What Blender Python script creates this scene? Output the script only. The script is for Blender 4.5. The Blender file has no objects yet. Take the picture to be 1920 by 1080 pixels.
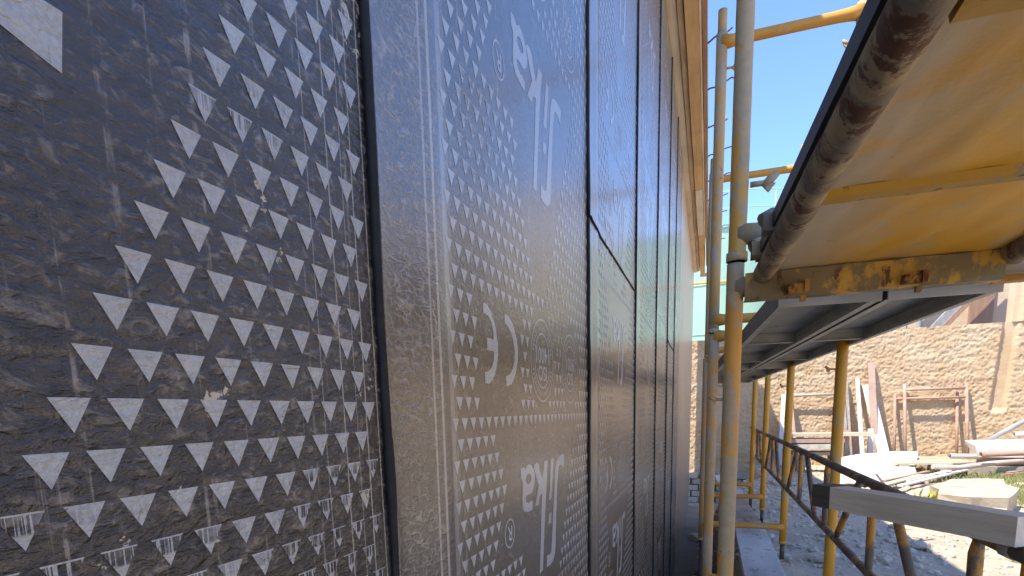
import bpy, bmesh, math, random
from mathutils import Vector, Matrix, noise, geometry

random.seed(11)
ZO = 1.07                      # height of the eye above the scaffold footing
scene = bpy.context.scene
COL = scene.collection

# ------------------------------------------------------------------ camera
cam_d = bpy.data.cameras.new("camera"); cam = bpy.data.objects.new("camera", cam_d); COL.objects.link(cam)
right = Vector((0.94524422, 0.32549553, -0.02379141))
down = Vector((0.02717737, -0.15114933, -0.98813727))
fwd = Vector((-0.32523032, 0.93338446, -0.15171914))
cam.matrix_world = Matrix(((right.x, -down.x, -fwd.x, 0), (right.y, -down.y, -fwd.y, 0), (right.z, -down.z, -fwd.z, ZO), (0, 0, 0, 1)))
cam_d.sensor_width = 36.0; cam_d.lens = 36.0 * 1055.46 / 1920.0
cam_d.shift_y = 395.1 / 1920.0
cam_d.clip_start = 0.02; cam_d.clip_end = 2000
scene.camera = cam

# ------------------------------------------------------------------ sun and sky
SUN = Vector((0.45, 0.40, -1.0)).normalized()           # the way the light travels
elev = math.asin(-SUN.z); azim = math.atan2(-SUN.x, -SUN.y)
world = bpy.data.worlds.new("World"); scene.world = world; world.use_nodes = True
wn = world.node_tree; bg = wn.nodes["Background"]
sky = wn.nodes.new("ShaderNodeTexSky"); sky.sky_type = 'NISHITA'; sky.sun_disc = False
sky.sun_elevation = elev; sky.sun_rotation = azim; sky.dust_density = 0.0; sky.ozone_density = 5.0; sky.air_density = 0.7; sky.altitude = 2500
wn.links.new(sky.outputs[0], bg.inputs[0]); bg.inputs[1].default_value = 0.15
sun_d = bpy.data.lights.new("sun", 'SUN'); sun_d.energy = 2.1; sun_d.angle = math.radians(0.53); sun_d.color = (1.0, 0.90, 0.76)
sun_o = bpy.data.objects.new("sun", sun_d); COL.objects.link(sun_o)
sun_o.rotation_euler = SUN.to_track_quat('-Z', 'Y').to_euler(); sun_o.location = (-6, -6, 15)
vs = scene.view_settings
vs.view_transform = 'Standard'; vs.look = 'None'; vs.gamma = 1.0; vs.use_curve_mapping = False; vs.exposure = 2.1
scene.render.engine = 'CYCLES'
scene.cycles.max_bounces = 8; scene.cycles.diffuse_bounces = 5; scene.cycles.glossy_bounces = 4
scene.cycles.use_denoising = True

# ------------------------------------------------------------------ material helpers
class NT:
    def __init__(s, name):
        s.m = bpy.data.materials.new(name); s.m.use_nodes = True; s.t = s.m.node_tree
        s.b = s.t.nodes["Principled BSDF"]
        s.tc = s.t.nodes.new("ShaderNodeTexCoord"); s.oi = s.t.nodes.new("ShaderNodeObjectInfo")
    def n(s, t, **k):
        o = s.t.nodes.new(t)
        for a, v in k.items(): setattr(o, a, v)
        return o
    def L(s, a, b): s.t.links.new(a, b)
    def coord(s, scale=(1, 1, 1), rnd=True, rot=(0, 0, 0)):
        mp = s.n("ShaderNodeMapping"); mp.inputs['Scale'].default_value = scale; mp.inputs['Rotation'].default_value = rot
        if rnd:
            ad = s.n("ShaderNodeVectorMath", operation='MULTIPLY_ADD')
            cb = s.n("ShaderNodeCombineXYZ")
            for i in range(3): s.L(s.oi.outputs['Random'], cb.inputs[i])
            s.L(cb.outputs[0], ad.inputs[0]); ad.inputs[1].default_value = (37, 53, 71); s.L(s.tc.outputs['Object'], ad.inputs[2])
            s.L(ad.outputs[0], mp.inputs[0])
        else: s.L(s.tc.outputs['Object'], mp.inputs[0])
        return mp.outputs[0]
    def noise(s, scale=5, sc=(1, 1, 1), detail=4, rough=.55, rnd=True, dist=0., rot=(0, 0, 0)):
        o = s.n("ShaderNodeTexNoise"); o.inputs['Scale'].default_value = scale; o.inputs['Detail'].default_value = detail
        o.inputs['Roughness'].default_value = rough; o.inputs['Distortion'].default_value = dist
        s.L(s.coord(sc, rnd, rot), o.inputs['Vector']); return o.outputs['Fac']
    def voro(s, scale=5, sc=(1, 1, 1), feature='F1', rnd=True, out='Distance', warp=0.):
        o = s.n("ShaderNodeTexVoronoi", feature=feature); o.inputs['Scale'].default_value = scale
        v = s.coord(sc, rnd)
        if warp:
            w_ = s.n("ShaderNodeTexNoise"); w_.inputs['Scale'].default_value = .55; w_.inputs['Detail'].default_value = 3; s.L(v, w_.inputs['Vector'])
            ad = s.n("ShaderNodeVectorMath", operation='MULTIPLY_ADD'); s.L(w_.outputs['Color'], ad.inputs[0]); ad.inputs[1].default_value = (0, warp, warp); s.L(v, ad.inputs[2]); v = ad.outputs[0]
        s.L(v, o.inputs['Vector']); return o.outputs[out]
    def ramp(s, f, a, b, va=0., vb=1.):
        o = s.n("ShaderNodeMapRange", interpolation_type='SMOOTHSTEP'); s.L(f, o.inputs[0])
        o.inputs[1].default_value = a; o.inputs[2].default_value = b; o.inputs[3].default_value = va; o.inputs[4].default_value = vb
        return o.outputs[0]
    def math(s, op, a, b=None, c=None):
        o = s.n("ShaderNodeMath", operation=op)
        for i, v in enumerate((a, b, c)):
            if v is None: continue
            if isinstance(v, (int, float)): o.inputs[i].default_value = v
            else: s.L(v, o.inputs[i])
        return o.outputs[0]
    def mix(s, f, a, b):
        o = s.n("ShaderNodeMix", data_type='RGBA')
        if isinstance(f, (int, float)): o.inputs[0].default_value = f
        else: s.L(f, o.inputs[0])
        for i, v in ((6, a), (7, b)):
            if isinstance(v, tuple): o.inputs[i].default_value = (*v, 1)
            else: s.L(v, o.inputs[i])
        return o.outputs[2]
    def sep(s, v):
        o = s.n("ShaderNodeSeparateXYZ"); s.L(v, o.inputs[0]); return o.outputs
    def bump(s, f, strength=.3, dist=.002, prev=None):
        o = s.n("ShaderNodeBump"); o.inputs['Strength'].default_value = strength; o.inputs['Distance'].default_value = dist
        s.L(f, o.inputs['Height'])
        if prev is not None: s.L(prev, o.inputs['Normal'])
        return o.outputs[0]
    def done(s, col=None, rough=.6, nrm=None, metal=0., spec=None):
        i = s.b.inputs
        if isinstance(col, tuple): i['Base Color'].default_value = (*col, 1)
        elif col is not None: s.L(col, i['Base Color'])
        if isinstance(rough, (int, float)): i['Roughness'].default_value = rough
        else: s.L(rough, i['Roughness'])
        if nrm is not None: s.L(nrm, i['Normal'])
        i['Metallic'].default_value = metal
        if spec is not None: i['Specular IOR Level'].default_value = spec
        return s.m

def simple(name, c1, c2, scale=6, sc=(1, 1, 1), rough=.8, bump=.3, bscale=40, bd=.002, lo=.35, hi=.65, c3=None, t3=.62, s3=3):
    k = NT(name); col = k.mix(k.ramp(k.noise(scale, sc, 6), lo, hi), c1, c2)
    if c3: col = k.mix(k.ramp(k.noise(s3, sc, 5), t3, t3 + .06), col, c3)
    return k.done(col, rough, k.bump(k.noise(bscale, sc, 5), bump, bd))

def paint(name, base, grime, rust, g0, r0, rough=.5, bump=.5):
    k = NT(name)
    n1 = k.noise(9, (1, 1, .7), 7, .65); n2 = k.noise(16, (1, 1, .55), 8, .7); n3 = k.noise(60, (1, 1, 1), 4)
    g = k.ramp(n1, g0, g0 + .07); col = k.mix(k.noise(3), base, tuple(c * .78 for c in base))
    col = k.mix(g, col, k.mix(n3, grime, tuple(c * .7 for c in grime)))
    r = k.ramp(n2, r0, r0 + .05); col = k.mix(r, col, k.mix(n3, rust, tuple(c * .45 for c in rust)))
    h = k.math('ADD', k.math('MULTIPLY', g, .6), k.math('MULTIPLY', n3, .4)); h = k.math('SUBTRACT', h, k.math('MULTIPLY', r, .5))
    return k.done(col, k.ramp(n1, .3, .7, rough - .08, rough + .25), k.bump(h, bump, .002))

def wood(name, c1, c2, axis='Y', rough=.75, grain=1.):
    sc = {'X': (1.2, 26, 26), 'Y': (26, 1.2, 26), 'Z': (26, 26, 1.2)}[axis]
    k = NT(name); f = k.noise(1.6 * grain, sc, 7, .65, dist=.6); big = k.noise(2.2, (1, 1, 1), 3)
    col = k.mix(k.ramp(f, .3, .7), c1, c2); col = k.mix(k.ramp(big, .45, .75, 0, .5), col, tuple(c * .6 for c in c1))
    fine = k.noise(6 * grain, sc, 5, .7); col = k.mix(k.ramp(fine, .58, .75, 0, .6), col, tuple(c * .4 for c in c1))
    return k.done(col, rough, k.bump(fine, .5, .002))

YEL = (.62, .33, .045); GRY = (.34, .29, .21); RUST = (.17, .065, .028)
M = {}
M['post_grimy'] = paint('grimy_paint', (.74, .36, .06), (.54, .40, .23), RUST, .45, .64)
M['post'] = paint('yellow_paint', (.74, .35, .03), (.60, .38, .13), RUST, .56, .70)
M['post_pale'] = paint('pale_paint', (.62, .36, .12), (.55, .41, .26), (.23, .11, .05), .46, .66)
M['bar_orange'] = paint('orange_paint', (.72, .34, .05), (.62, .44, .22), (.26, .10, .03), .58, .64)
M['lattice'] = paint('lattice_paint', (.58, .26, .04), (.18, .13, .085), RUST, .46, .60, .55)
M['lattice_dark'] = paint('lattice_dark', (.34, .21, .09), (.17, .135, .10), (.18, .08, .035), .44, .62, .55)
M['jack'] = simple('jack_steel', (.05, .045, .04), (.11, .09, .075), 20, rough=.55)
M['pink'] = paint('old_red_oxide', (.46, .28, .21), (.58, .46, .38), (.22, .10, .07), .55, .64, .7)
M['pinkpale'] = paint('old_pale_paint', (.55, .44, .38), (.58, .52, .46), (.28, .15, .10), .50, .66, .7)
M['deck_steel'] = simple('deck_steel', (.36, .36, .32), (.48, .47, .42), 5, rough=.5, bump=.4, bscale=90, c3=(.22, .2, .16), t3=.6)
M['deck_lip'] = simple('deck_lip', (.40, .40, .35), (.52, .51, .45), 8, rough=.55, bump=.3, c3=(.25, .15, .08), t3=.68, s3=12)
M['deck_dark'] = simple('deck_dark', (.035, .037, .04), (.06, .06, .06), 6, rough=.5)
M['tin_plank'] = simple('tin_plank', (.66, .65, .62), (.76, .75, .72), 7, rough=.85, bump=.8, bscale=60, bd=.006, c3=(.46, .42, .37), t3=.6, s3=14)
M['rust_plank'] = simple('rust_plank', (.46, .32, .24), (.56, .42, .33), 7, rough=.75, c3=(.24, .15, .1), t3=.6, s3=10)
M['soil'] = simple('dark_soil', (.10, .085, .065), (.19, .165, .135), 12, rough=.95)
M['black'] = simple('bitumen', (.005, .005, .005), (.012, .012, .011), 60, rough=.75, bump=.5)
M['wire'] = simple('wire_rust', (.05, .045, .05), (.10, .07, .055), 30, rough=.7)
M['white'] = simple('white_sheet', (.78, .76, .72), (.70, .67, .60), 5, rough=.6, bump=.15, c3=(.55, .5, .42), t3=.62, s3=9)
M['foam'] = simple('white_foam', (.80, .80, .79), (.74, .73, .71), 8, rough=.9, bump=.2)
M['mint'] = simple('mint_paint', (.30, .47, .35), (.34, .51, .39), 1.2, (1, 1, .3), rough=.5, bump=.05)
M['mintrail'] = simple('mint_rail', (.34, .52, .42), (.40, .58, .48), 3, rough=.5)
M['housewall'] = simple('house_render', (.62, .50, .36), (.56, .44, .31), 1.5, rough=.9, bump=.5, bscale=9, bd=.02)
M['brown'] = simple('brown_shutter', (.30, .19, .13), (.36, .23, .16), 3, (8, 8, .6), rough=.6)
M['maroon'] = simple('maroon_pipe', (.26, .10, .09), (.33, .14, .12), 4, rough=.45)
M['greypipe'] = simple('grey_pipe', (.26, .26, .25), (.36, .36, .34), 6, rough=.5)
M['slab'] = simple('old_concrete', (.42, .36, .27), (.50, .45, .36), 7, rough=.95, bump=.6, bscale=25, bd=.01, c3=(.36, .31, .24), t3=.6, s3=5)
M['block'] = simple('grey_block', (.42, .39, .33), (.55, .52, .45), 9, rough=.95, bump=.6, bscale=30, bd=.01)
M['stone'] = simple('pale_stone', (.44, .385, .30), (.58, .52, .42), 5, rough=.95, bump=.5, bscale=30, bd=.006)
M['plywood'] = simple('debris_wood', (.50, .40, .28), (.60, .50, .37), 3, (1, 6, 6), rough=.85)
M['wood_pale'] = wood('pale_plank', (.68, .54, .38), (.80, .69, .54), 'Y')
M['wood_rough'] = wood('rough_beam', (.40, .26, .14), (.62, .44, .26), 'Y')
M['wood_orange'] = wood('orange_board', (.58, .34, .14), (.72, .47, .22), 'Y')
M['wood_dark'] = wood('dark_batten', (.30, .17, .10), (.46, .28, .17), 'Y')
M['timber'] = wood('weathered_timber', (.70, .59, .44), (.82, .73, .58), 'X', grain=1.6)
M['timber_end'] = wood('timber_end', (.07, .06, .045), (.13, .11, .085), 'X')
M['plank_pink'] = wood('leaning_plank', (.36, .24, .18), (.46, .33, .26), 'Z')
M['plank_white'] = wood('white_plank', (.62, .60, .57), (.74, .72, .68), 'Z')
M['plank_grey'] = wood('grey_plank', (.28, .24, .20), (.40, .36, .30), 'Z')

def membrane_nodes(k, bd=.004, ro=(.26, .38), coat=(.5, .25, .5), sl=.685):
    """colour, roughness and normal of the crinkled bitumen film"""
    xyz = k.sep(k.tc.outputs['Object'])
    cr = k.noise(1., (1, 95, 190), 4, .6, dist=.5)
    cr2 = k.noise(1., (1, 38, 84), 6, .62, dist=.8, rot=(.25, 0, 0))
    big = k.noise(2.3, (1, 1, 1.0), 4); streak = k.noise(1., (1, 120, 2.2), 5, .6); fleck = k.noise(1., (1, 150, 60), 3)
    rid2 = k.ramp(cr2, .56, .70)
    col = k.mix(k.ramp(big, .3, .7), (.009, .008, .007), (.024, .020, .016))
    d = k.math('MULTIPLY', k.math('ADD', k.math('MULTIPLY', k.ramp(cr, .54, .68), .30), k.math('MULTIPLY', rid2, .48)), k.ramp(big, .3, .62, .45, 1.0))
    col = k.mix(d, col, (.42, .37, .29))
    s1 = k.math('MULTIPLY', k.ramp(streak, .58, .68), k.ramp(fleck, .44, .62, 0, .6))
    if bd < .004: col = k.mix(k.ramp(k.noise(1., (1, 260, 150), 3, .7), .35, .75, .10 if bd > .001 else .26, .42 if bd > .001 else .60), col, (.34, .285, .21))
    col = k.mix(s1, col, (.40, .36, .29))
    # dusty lap along the near edge of every sheet
    net = k.ramp(k.voro(1., (1, 46, 120), 'DISTANCE_TO_EDGE', warp=2.2), 0., .13, 1., 0.); net = k.math('MULTIPLY', net, k.ramp(cr2, .34, .56))
    lap = k.math('MULTIPLY', k.ramp(xyz[1], .155, .11), k.ramp(xyz[1], .0, .03, .2, 1.))
    col = k.mix(k.math('MULTIPLY', lap, k.math('ADD', k.math('MULTIPLY', net, .42), .05)), col, (.50, .44, .35))
    h2 = k.math('MULTIPLY', net, lap)
    for c, w, a in ((.1015, .0030, .75), (.1215, .0042, .80), (.155, .011, .50), (.169, .004, .2)) + (((.905, .0008, .5), (.932, .0011, .7), (.951, .0007, .5), (.966, .0012, .8), (.985, .0012, .6)) if bd > .004 else ()):
        ln = k.ramp(k.math('ABSOLUTE', k.math('SUBTRACT', xyz[1], c)), w * .5, w, 1., 0.)
        ln = k.math('MULTIPLY', ln, k.ramp(streak, .25, .5, .4, 1.))
        col = k.mix(k.math('MULTIPLY', ln, a), col, (.52, .48, .41))
    # splashes of cement slurry
    sp = k.noise(9, (1, 1, 1), 8, .72, dist=.4)
    col = k.mix(k.ramp(sp, sl, sl + .015), col, (.56, .50, .37))
    h = k.math('ADD', k.math('MULTIPLY', cr, .6), k.math('ADD', k.math('MULTIPLY', cr2, .9), k.math('MULTIPLY', h2, .5)))
    nr = k.bump(h, .8, bd)
    nr = k.bump(k.noise(1., (1, 14, 1.3), 3), .5, .0014, nr)
    k.b.inputs['Coat Weight'].default_value = coat[0]; k.b.inputs['Coat Roughness'].default_value = coat[1]
    k.L(k.bump(h, coat[2], bd), k.b.inputs['Coat Normal'])
    rough = k.ramp(big, .3, .7, *ro)
    return col, rough, nr, streak

CO = {'': ((.6, .22, .75), .605), '_mid': ((.7, .2, .16), .685), '_far': ((.7, .2, .05), .70)}
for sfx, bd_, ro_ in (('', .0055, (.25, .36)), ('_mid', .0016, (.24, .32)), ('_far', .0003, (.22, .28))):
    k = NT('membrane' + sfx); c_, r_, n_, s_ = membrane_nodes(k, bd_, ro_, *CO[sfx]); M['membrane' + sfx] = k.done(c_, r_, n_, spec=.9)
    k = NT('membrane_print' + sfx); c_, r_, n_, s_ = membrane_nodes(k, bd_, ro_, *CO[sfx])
    at = k.n("ShaderNodeAttribute", attribute_name='h'); hh = at.outputs['Fac']
    comb = k.noise(1., (1, 620, 9), 3, .6); reg = k.noise(3.1, (1, 1, 1.3), 3); pz = k.sep(k.tc.outputs['Object'])[2]
    if not sfx: reg = k.math('ADD', k.math('SUBTRACT', reg, k.ramp(pz, .02, .12, 0, .07)), k.ramp(pz, .0, -.07, 0, .24))
    grain = k.noise(420, (1, 1, 1), 3)
    worn = k.math('MULTIPLY', k.math('MULTIPLY', k.ramp(hh, .35, .5), k.ramp(hh, .97, .93)), k.math('MULTIPLY', k.ramp(reg, .56, .66), k.ramp(comb, .44, .50)))
    scr = k.math('MULTIPLY', k.ramp(s_, .68, .73), .35)
    pc = k.mix(k.ramp(grain, .3, .7), (.40, .41, .405), (.51, .52, .505)); pc = k.mix(k.ramp(k.noise(3.1, (1, 1, 1), 3), .3, .7, 0, .6), pc, (.44, .445, .43))
    pc = k.mix(k.math('MAXIMUM', worn, scr), pc, c_)
    M['print' + sfx] = k.done(pc, .42, n_, spec=.6)

k = NT('plaster')
g1 = k.noise(2.2, (1, 1, 1), 6); g2 = k.noise(14, (1, 1, 1), 6, .65); pz = k.sep(k.tc.outputs['Object'])[2]
pc = k.mix(k.ramp(g1, .35, .65), (.50, .355, .205), (.57, .43, .275)); pc = k.mix(k.ramp(g2, .5, .8, 0, .5), pc, (.64, .51, .36))
M['plaster'] = k.done(pc, .95, k.bump(k.noise(26, (1, 1, 1), 5), .5, .015))
k = NT('wall_concrete')
g1 = k.noise(1., (1, 20, 1.2), 6, .6); g2 = k.noise(6, (1, 1, 1), 6)
pc = k.mix(k.ramp(g1, .35, .65), (.48, .36, .23), (.60, .47, .33)); pc = k.mix(k.ramp(g2, .55, .75, 0, .6), pc, (.28, .22, .16))
M['wall'] = k.done(pc, .28, k.bump(g2, .4, .004))
k = NT('ground')
g1 = k.noise(1.1, (1, 1, 1), 5, rnd=False); g2 = k.noise(22, (1, 1, 1), 7, .7, rnd=False); g3 = k.voro(30, rnd=False)
gx = k.sep(k.tc.outputs['Object'])
pc = k.mix(k.ramp(g1, .35, .65), (.44, .37, .28), (.53, .46, .36)); pc = k.mix(k.ramp(g2, .4, .75, 0, .7), pc, (.33, .26, .185))
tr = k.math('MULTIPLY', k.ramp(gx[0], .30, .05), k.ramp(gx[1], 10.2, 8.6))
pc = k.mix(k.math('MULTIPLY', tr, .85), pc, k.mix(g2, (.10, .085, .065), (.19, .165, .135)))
M['ground'] = k.done(pc, .95, k.bump(k.math('ADD', g2, k.math('MULTIPLY', g3, .5)), .8, .02))
k = NT('platform_paint')
g1 = k.noise(4.0, (1, .8, 1), 7, .62, dist=.8); g2 = k.noise(11, (1.6, .6, 1), 7, .7); g3 = k.noise(70, (1, 1, 1), 3); px = k.sep(k.tc.outputs['Object'])
pc = k.mix(k.ramp(g1, .38, .62), (.88, .44, .015), (.80, .46, .08))
pc = k.mix(k.ramp(g2, .50, .66, 0, .6), pc, (.66, .50, .26))
pc = k.mix(k.math('MULTIPLY', k.ramp(px[0], -.02, -.22), k.ramp(g1, .3, .5, .3, .9)), pc, (.62, .53, .39))
pc = k.mix(k.math('MULTIPLY', k.ramp(k.noise(5, (2.2, .9, 1), 6, .65), .52, .72, 0, .8), k.ramp(px[1], -.02, -.3)), pc, (.58, .50, .38))
pc = k.mix(k.ramp(k.noise(8, (1, 1, 1), 8, .72), .635, .68, 0, .85), pc, (.34, .17, .05))
M['platform'] = k.done(pc, .55, k.bump(k.math('ADD', k.math('MULTIPLY', g2, .7), k.math('MULTIPLY', g3, .2)), .5, .004))
M['rail_rust'] = paint('rusty_tube', (.44, .32, .16), (.26, .205, .14), (.17, .065, .025), .46, .52, .6)
M['channel'] = paint('channel_paint', (.66, .38, .05), (.27, .205, .095), (.20, .07, .025), .44, .58, .5)
M['bar_grimy'] = paint('grimy_bar', (.60, .36, .12), (.40, .32, .22), RUST, .36, .66)
M['catch'] = paint('catch_rust', (.50, .25, .04), (.30, .20, .09), (.20, .07, .025), .46, .50, .6)
M['rib_paint'] = paint('rib_paint', (.66, .36, .03), (.46, .37, .22), (.22, .09, .03), .54, .58, .5)
k = NT('grass_blade'); M['grass'] = k.done(k.mix(k.noise(3, (1, 1, 1), 3), (.17, .21, .06), (.36, .36, .15)), .8)
k = NT('fresh_leaf'); M['leaf'] = k.done(k.mix(k.noise(9, (1, 1, 1), 3), (.32, .34, .05), (.45, .42, .08)), .6)

# ------------------------------------------------------------------ mesh helpers
class MB:
    def __init__(s): s.v = []; s.f = []; s.sm = []; s.h = None
    def add(s, vs, fs, smooth=False):
        o = len(s.v); s.v.extend(vs); s.f.extend([tuple(i + o for i in f) for f in fs]); s.sm.extend([smooth] * len(fs)); return s
    def box(s, c, size, R=None):
        a, b, d = (x / 2 for x in size); c = Vector(c)
        pts = [Vector((x, y, z)) for x in (-a, a) for y in (-b, b) for z in (-d, d)]
        if R is not None: pts = [R @ p for p in pts]
        s.add([tuple(c + p) for p in pts], [(0, 1, 3, 2), (4, 6, 7, 5), (0, 4, 5, 1), (2, 3, 7, 6), (0, 2, 6, 4), (1, 5, 7, 3)]); return s
    def span(s, a, b):
        return s.box([(p + q) / 2 for p, q in zip(a, b)], [abs(q - p) for p, q in zip(a, b)])
    def beam(s, p, q, w, h, up=(0, 0, 1)):
        p = Vector(p); q = Vector(q); d = (q - p); y = d.normalized(); x = y.cross(Vector(up)).normalized(); z = x.cross(y)
        return s.box((p + q) / 2, (w, d.length, h), Matrix((x, y, z)).transposed())
    def tube(s, pts, r, n=10, cap=True, hollow=False):
        pts = [Vector(p) for p in pts]; rs = r if isinstance(r, (list, tuple)) else [r] * len(pts)
        d0 = (pts[1] - pts[0]).normalized(); a = d0.orthogonal().normalized(); vs = []; fs = []
        for i, p in enumerate(pts):
            d = (pts[min(i + 1, len(pts) - 1)] - pts[max(i - 1, 0)]).normalized()
            a = (a - d * a.dot(d)).normalized(); b = d.cross(a)
            for j in range(n):
                t = 2 * math.pi * j / n; vs.append(tuple(p + (a * math.cos(t) + b * math.sin(t)) * rs[i]))
        for i in range(len(pts) - 1):
            for j in range(n):
                fs.append((i * n + j, i * n + (j + 1) % n, (i + 1) * n + (j + 1) % n, (i + 1) * n + j))
        s.add(vs, fs, True)
        if cap:
            m = (len(pts) - 1) * n; o = len(s.v) - len(vs)
            s.f.append(tuple(o + j for j in range(n - 1, -1, -1))); s.f.append(tuple(o + m + j for j in range(n))); s.sm.extend([False, False])
        return s
    def pipe(s, p, q, r, wall=.004, n=12):          # open ended pipe
        p = Vector(p); q = Vector(q); d = (q - p).normalized(); a = d.orthogonal().normalized(); b = d.cross(a); vs = []; fs = []
        for (c, rr) in ((p, r), (q, r), (q, r - wall), (p, r - wall)):
            for j in range(n):
                t = 2 * math.pi * j / n; vs.append(tuple(c + (a * math.cos(t) + b * math.sin(t)) * rr))
        for i in range(4):
            for j in range(n): fs.append((i * n + j, i * n + (j + 1) % n, ((i + 1) % 4) * n + (j + 1) % n, ((i + 1) % 4) * n + j))
        s.add(vs, fs, True); return s
    def grid(s, fn, us, vs_, smooth=True, flip=False):
        nu, nv = len(us), len(vs_); P = [tuple(fn(u, v)) for v in vs_ for u in us]
        F = []
        for j in range(nv - 1):
            for i in range(nu - 1):
                q = (j * nu + i, j * nu + i + 1, (j + 1) * nu + i + 1, (j + 1) * nu + i); F.append(q[::-1] if flip else q)
        return s.add(P, F, smooth)
    def jitter(s, amp, scale=3., seed=0.):
        for i, p in enumerate(s.v):
            q = Vector(p); s.v[i] = tuple(q + noise.noise_vector(q * scale + Vector((seed, seed * 2, 7))) * amp)
        return s

def link(o): COL.objects.link(o); return o
def mesh(name, mb, org):
    me = bpy.data.meshes.new(name)
    me.from_pydata([(x - org[0], y - org[1], z - org[2]) for x, y, z in mb.v], [], mb.f)
    me.polygons.foreach_set('use_smooth', mb.sm)
    if mb.h is not None:
        a = me.attributes.new('h', 'FLOAT', 'POINT'); a.data.foreach_set('value', mb.h)
    me.update(); return me
def meta(o, label=None, cat=None, group=None, kind=None):
    for kx, v in (('label', label), ('category', cat), ('group', group), ('kind', kind)):
        if v: o[kx] = v
    return o
ORG = {}
def thing(name, label, cat, loc, group=None, kind=None):
    o = link(bpy.data.objects.new(name, None)); o.empty_display_size = .05
    o.location = (loc[0], loc[1], loc[2] + ZO); ORG[o.name] = tuple(loc); return meta(o, label, cat, group, kind)
def solo(name, mb, mat, label=None, cat=None, loc=(0, 0, 0), group=None, kind=None):
    me = mesh(name, mb, loc); me.materials.append(M[mat]); o = link(bpy.data.objects.new(name, me))
    o.location = (loc[0], loc[1], loc[2] + ZO); ORG[o.name] = tuple(loc); return meta(o, label, cat, group, kind)
def part(name, mb, mat, parent, label=None, kind=None):
    org = ORG[parent.name]; me = mesh(name, mb, org); me.materials.append(M[mat])
    o = link(bpy.data.objects.new(name, me)); o.parent = parent; ORG[o.name] = org
    return meta(o, label, None, None, kind)
def lin(a, b, n): return [a + (b - a) * i / (n - 1) for i in range(n)]
def sst(a, b, x):
    t = min(1, max(0, (x - a) / (b - a))); return t * t * (3 - 2 * t)
def nz(x, y, z=0.): return noise.noise(Vector((x, y, z)))

# ------------------------------------------------------------------ ground
def gz(x, y):
    wid = .12 + .55 * sst(8.0, 9.6, y)
    z = -1.09 - .72 * sst(wid + .16, wid - .16, x) * sst(.0, 3.0, y + 2)
    z += .10 * sst(2.4, 4.5, x) * sst(5, 9, y) + .03 * nz(x * 1.3, y * 1.3) + .018 * nz(x * 5, y * 5, 3) + .008 * nz(x * 14, y * 14, 5)
    return z
g = MB()
xs = [-400, -100, -30, -8, -2.5, -.9] + lin(-.6, 5.6, 150) + [6.5, 8, 12, 30, 100, 400]
ys = [-400, -100, -30, -10, -4, -1.5, 0, 1] + lin(2, 11.9, 200) + [13, 16, 22, 40, 120, 400]
g.grid(lambda x, y: (x, y, gz(x, y)), xs, ys)
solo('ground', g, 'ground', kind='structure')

# ------------------------------------------------------------------ the concrete wall and its membranes
WX = -.3
w = MB(); w.span((WX - .42, -3, -1.95), (WX - .006, 11.05, 2.372))
solo('concrete_wall', w, 'wall', 'tall pale concrete wall bare at its far end beyond the black sheets', 'wall', (WX - .2, 4, -1.95))

ROW = .0268; PITCH = .02924; PER = 26 * ROW; TW = .0212; TH = .0176
LB = [(-.248 + .697, .897)]
LEFT = {}     # right limit of the left field / left limit of the right field by pattern row, rows counted down from v=-.006
lf = [(-.033, .795), (-.060, .809), (-.088, .819), (-.114, .834), (-.141, .820), (-.167, .803), (-.194, .788), (-.22, .775), (-.248, .907), (-.275, .922),
      (-.301, .928), (-.327, .942), (-.353, .956), (-.379, .97), (-.407, .981), (-.434, .998), (-.46, 1.011)]
rf = [(-.037, 1.317), (-.062, 1.303), (-.088, 1.288), (-.114, 1.273), (-.141, 1.258), (-.168, 1.242), (-.195, 1.227), (-.222, 1.212), (-.249, 1.197), (-.275, 1.185),
      (-.301, 1.171), (-.328, 1.157), (-.354, 1.145), (-.381, 1.132), (-.408, 1.12), (-.435, 1.105), (-.462, 1.091)]
def keep(u, i):
    """is there a triangle with left corner u in pattern row i (0..25, counted down from v = -.006)"""
    if 1 <= i <= 17:
        return u + TW < lf[i - 1][1] + .006 or u > rf[i - 1][1] - .004
    v = -.006 - i * ROW + (PER if i > 17 else 0); c = u + TW / 2; vc = v - TH / 2
    for (cu, cv) in ((1.055, .0945), (1.284, .0935)):
        if math.hypot(c - cu, vc - cv) < .091: return False
    if .020 < v < .16 and .738 < c < .920: return False
    return True
PT = {}
PT['S'] = [(1.218, -.094), (1.193, -.093), (1.167, -.096), (1.149, -.105), (1.139, -.12), (1.129, -.169), (1.117, -.212), (1.105, -.26), (1.098, -.286), (1.085, -.29), (1.065, -.286), (1.062, -.31), (1.084, -.313), (1.108, -.311), (1.128, -.298), (1.134, -.277), (1.144, -.217), (1.155, -.152), (1.164, -.125), (1.172, -.116), (1.187, -.115), (1.214, -.123)]
PT['i'] = [(1.107, -.097), (1.126, -.095), (1.107, -.174), (1.101, -.178), (1.091, -.178), (1.087, -.175)]
PT['dot'] = [(1.085, -.204), (1.104, -.205), (1.097, -.227), (1.077, -.224)]
PT['k'] = [(1.056, -.096), (1.082, -.095), (1.066, -.153), (1.048, -.233), (1.034, -.308), (1.012, -.311), (1.022, -.251), (1.032, -.188), (1.038, -.155), (1.021, -.160), (1.012, -.175), (.988, -.174), (1.004, -.153), (1.016, -.138), (1.006, -.127), (.997, -.116), (.985, -.102), (.99, -.096), (1.007, -.093), (1.019, -.099), (1.024, -.110), (1.040, -.127), (1.051, -.111)]
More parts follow.
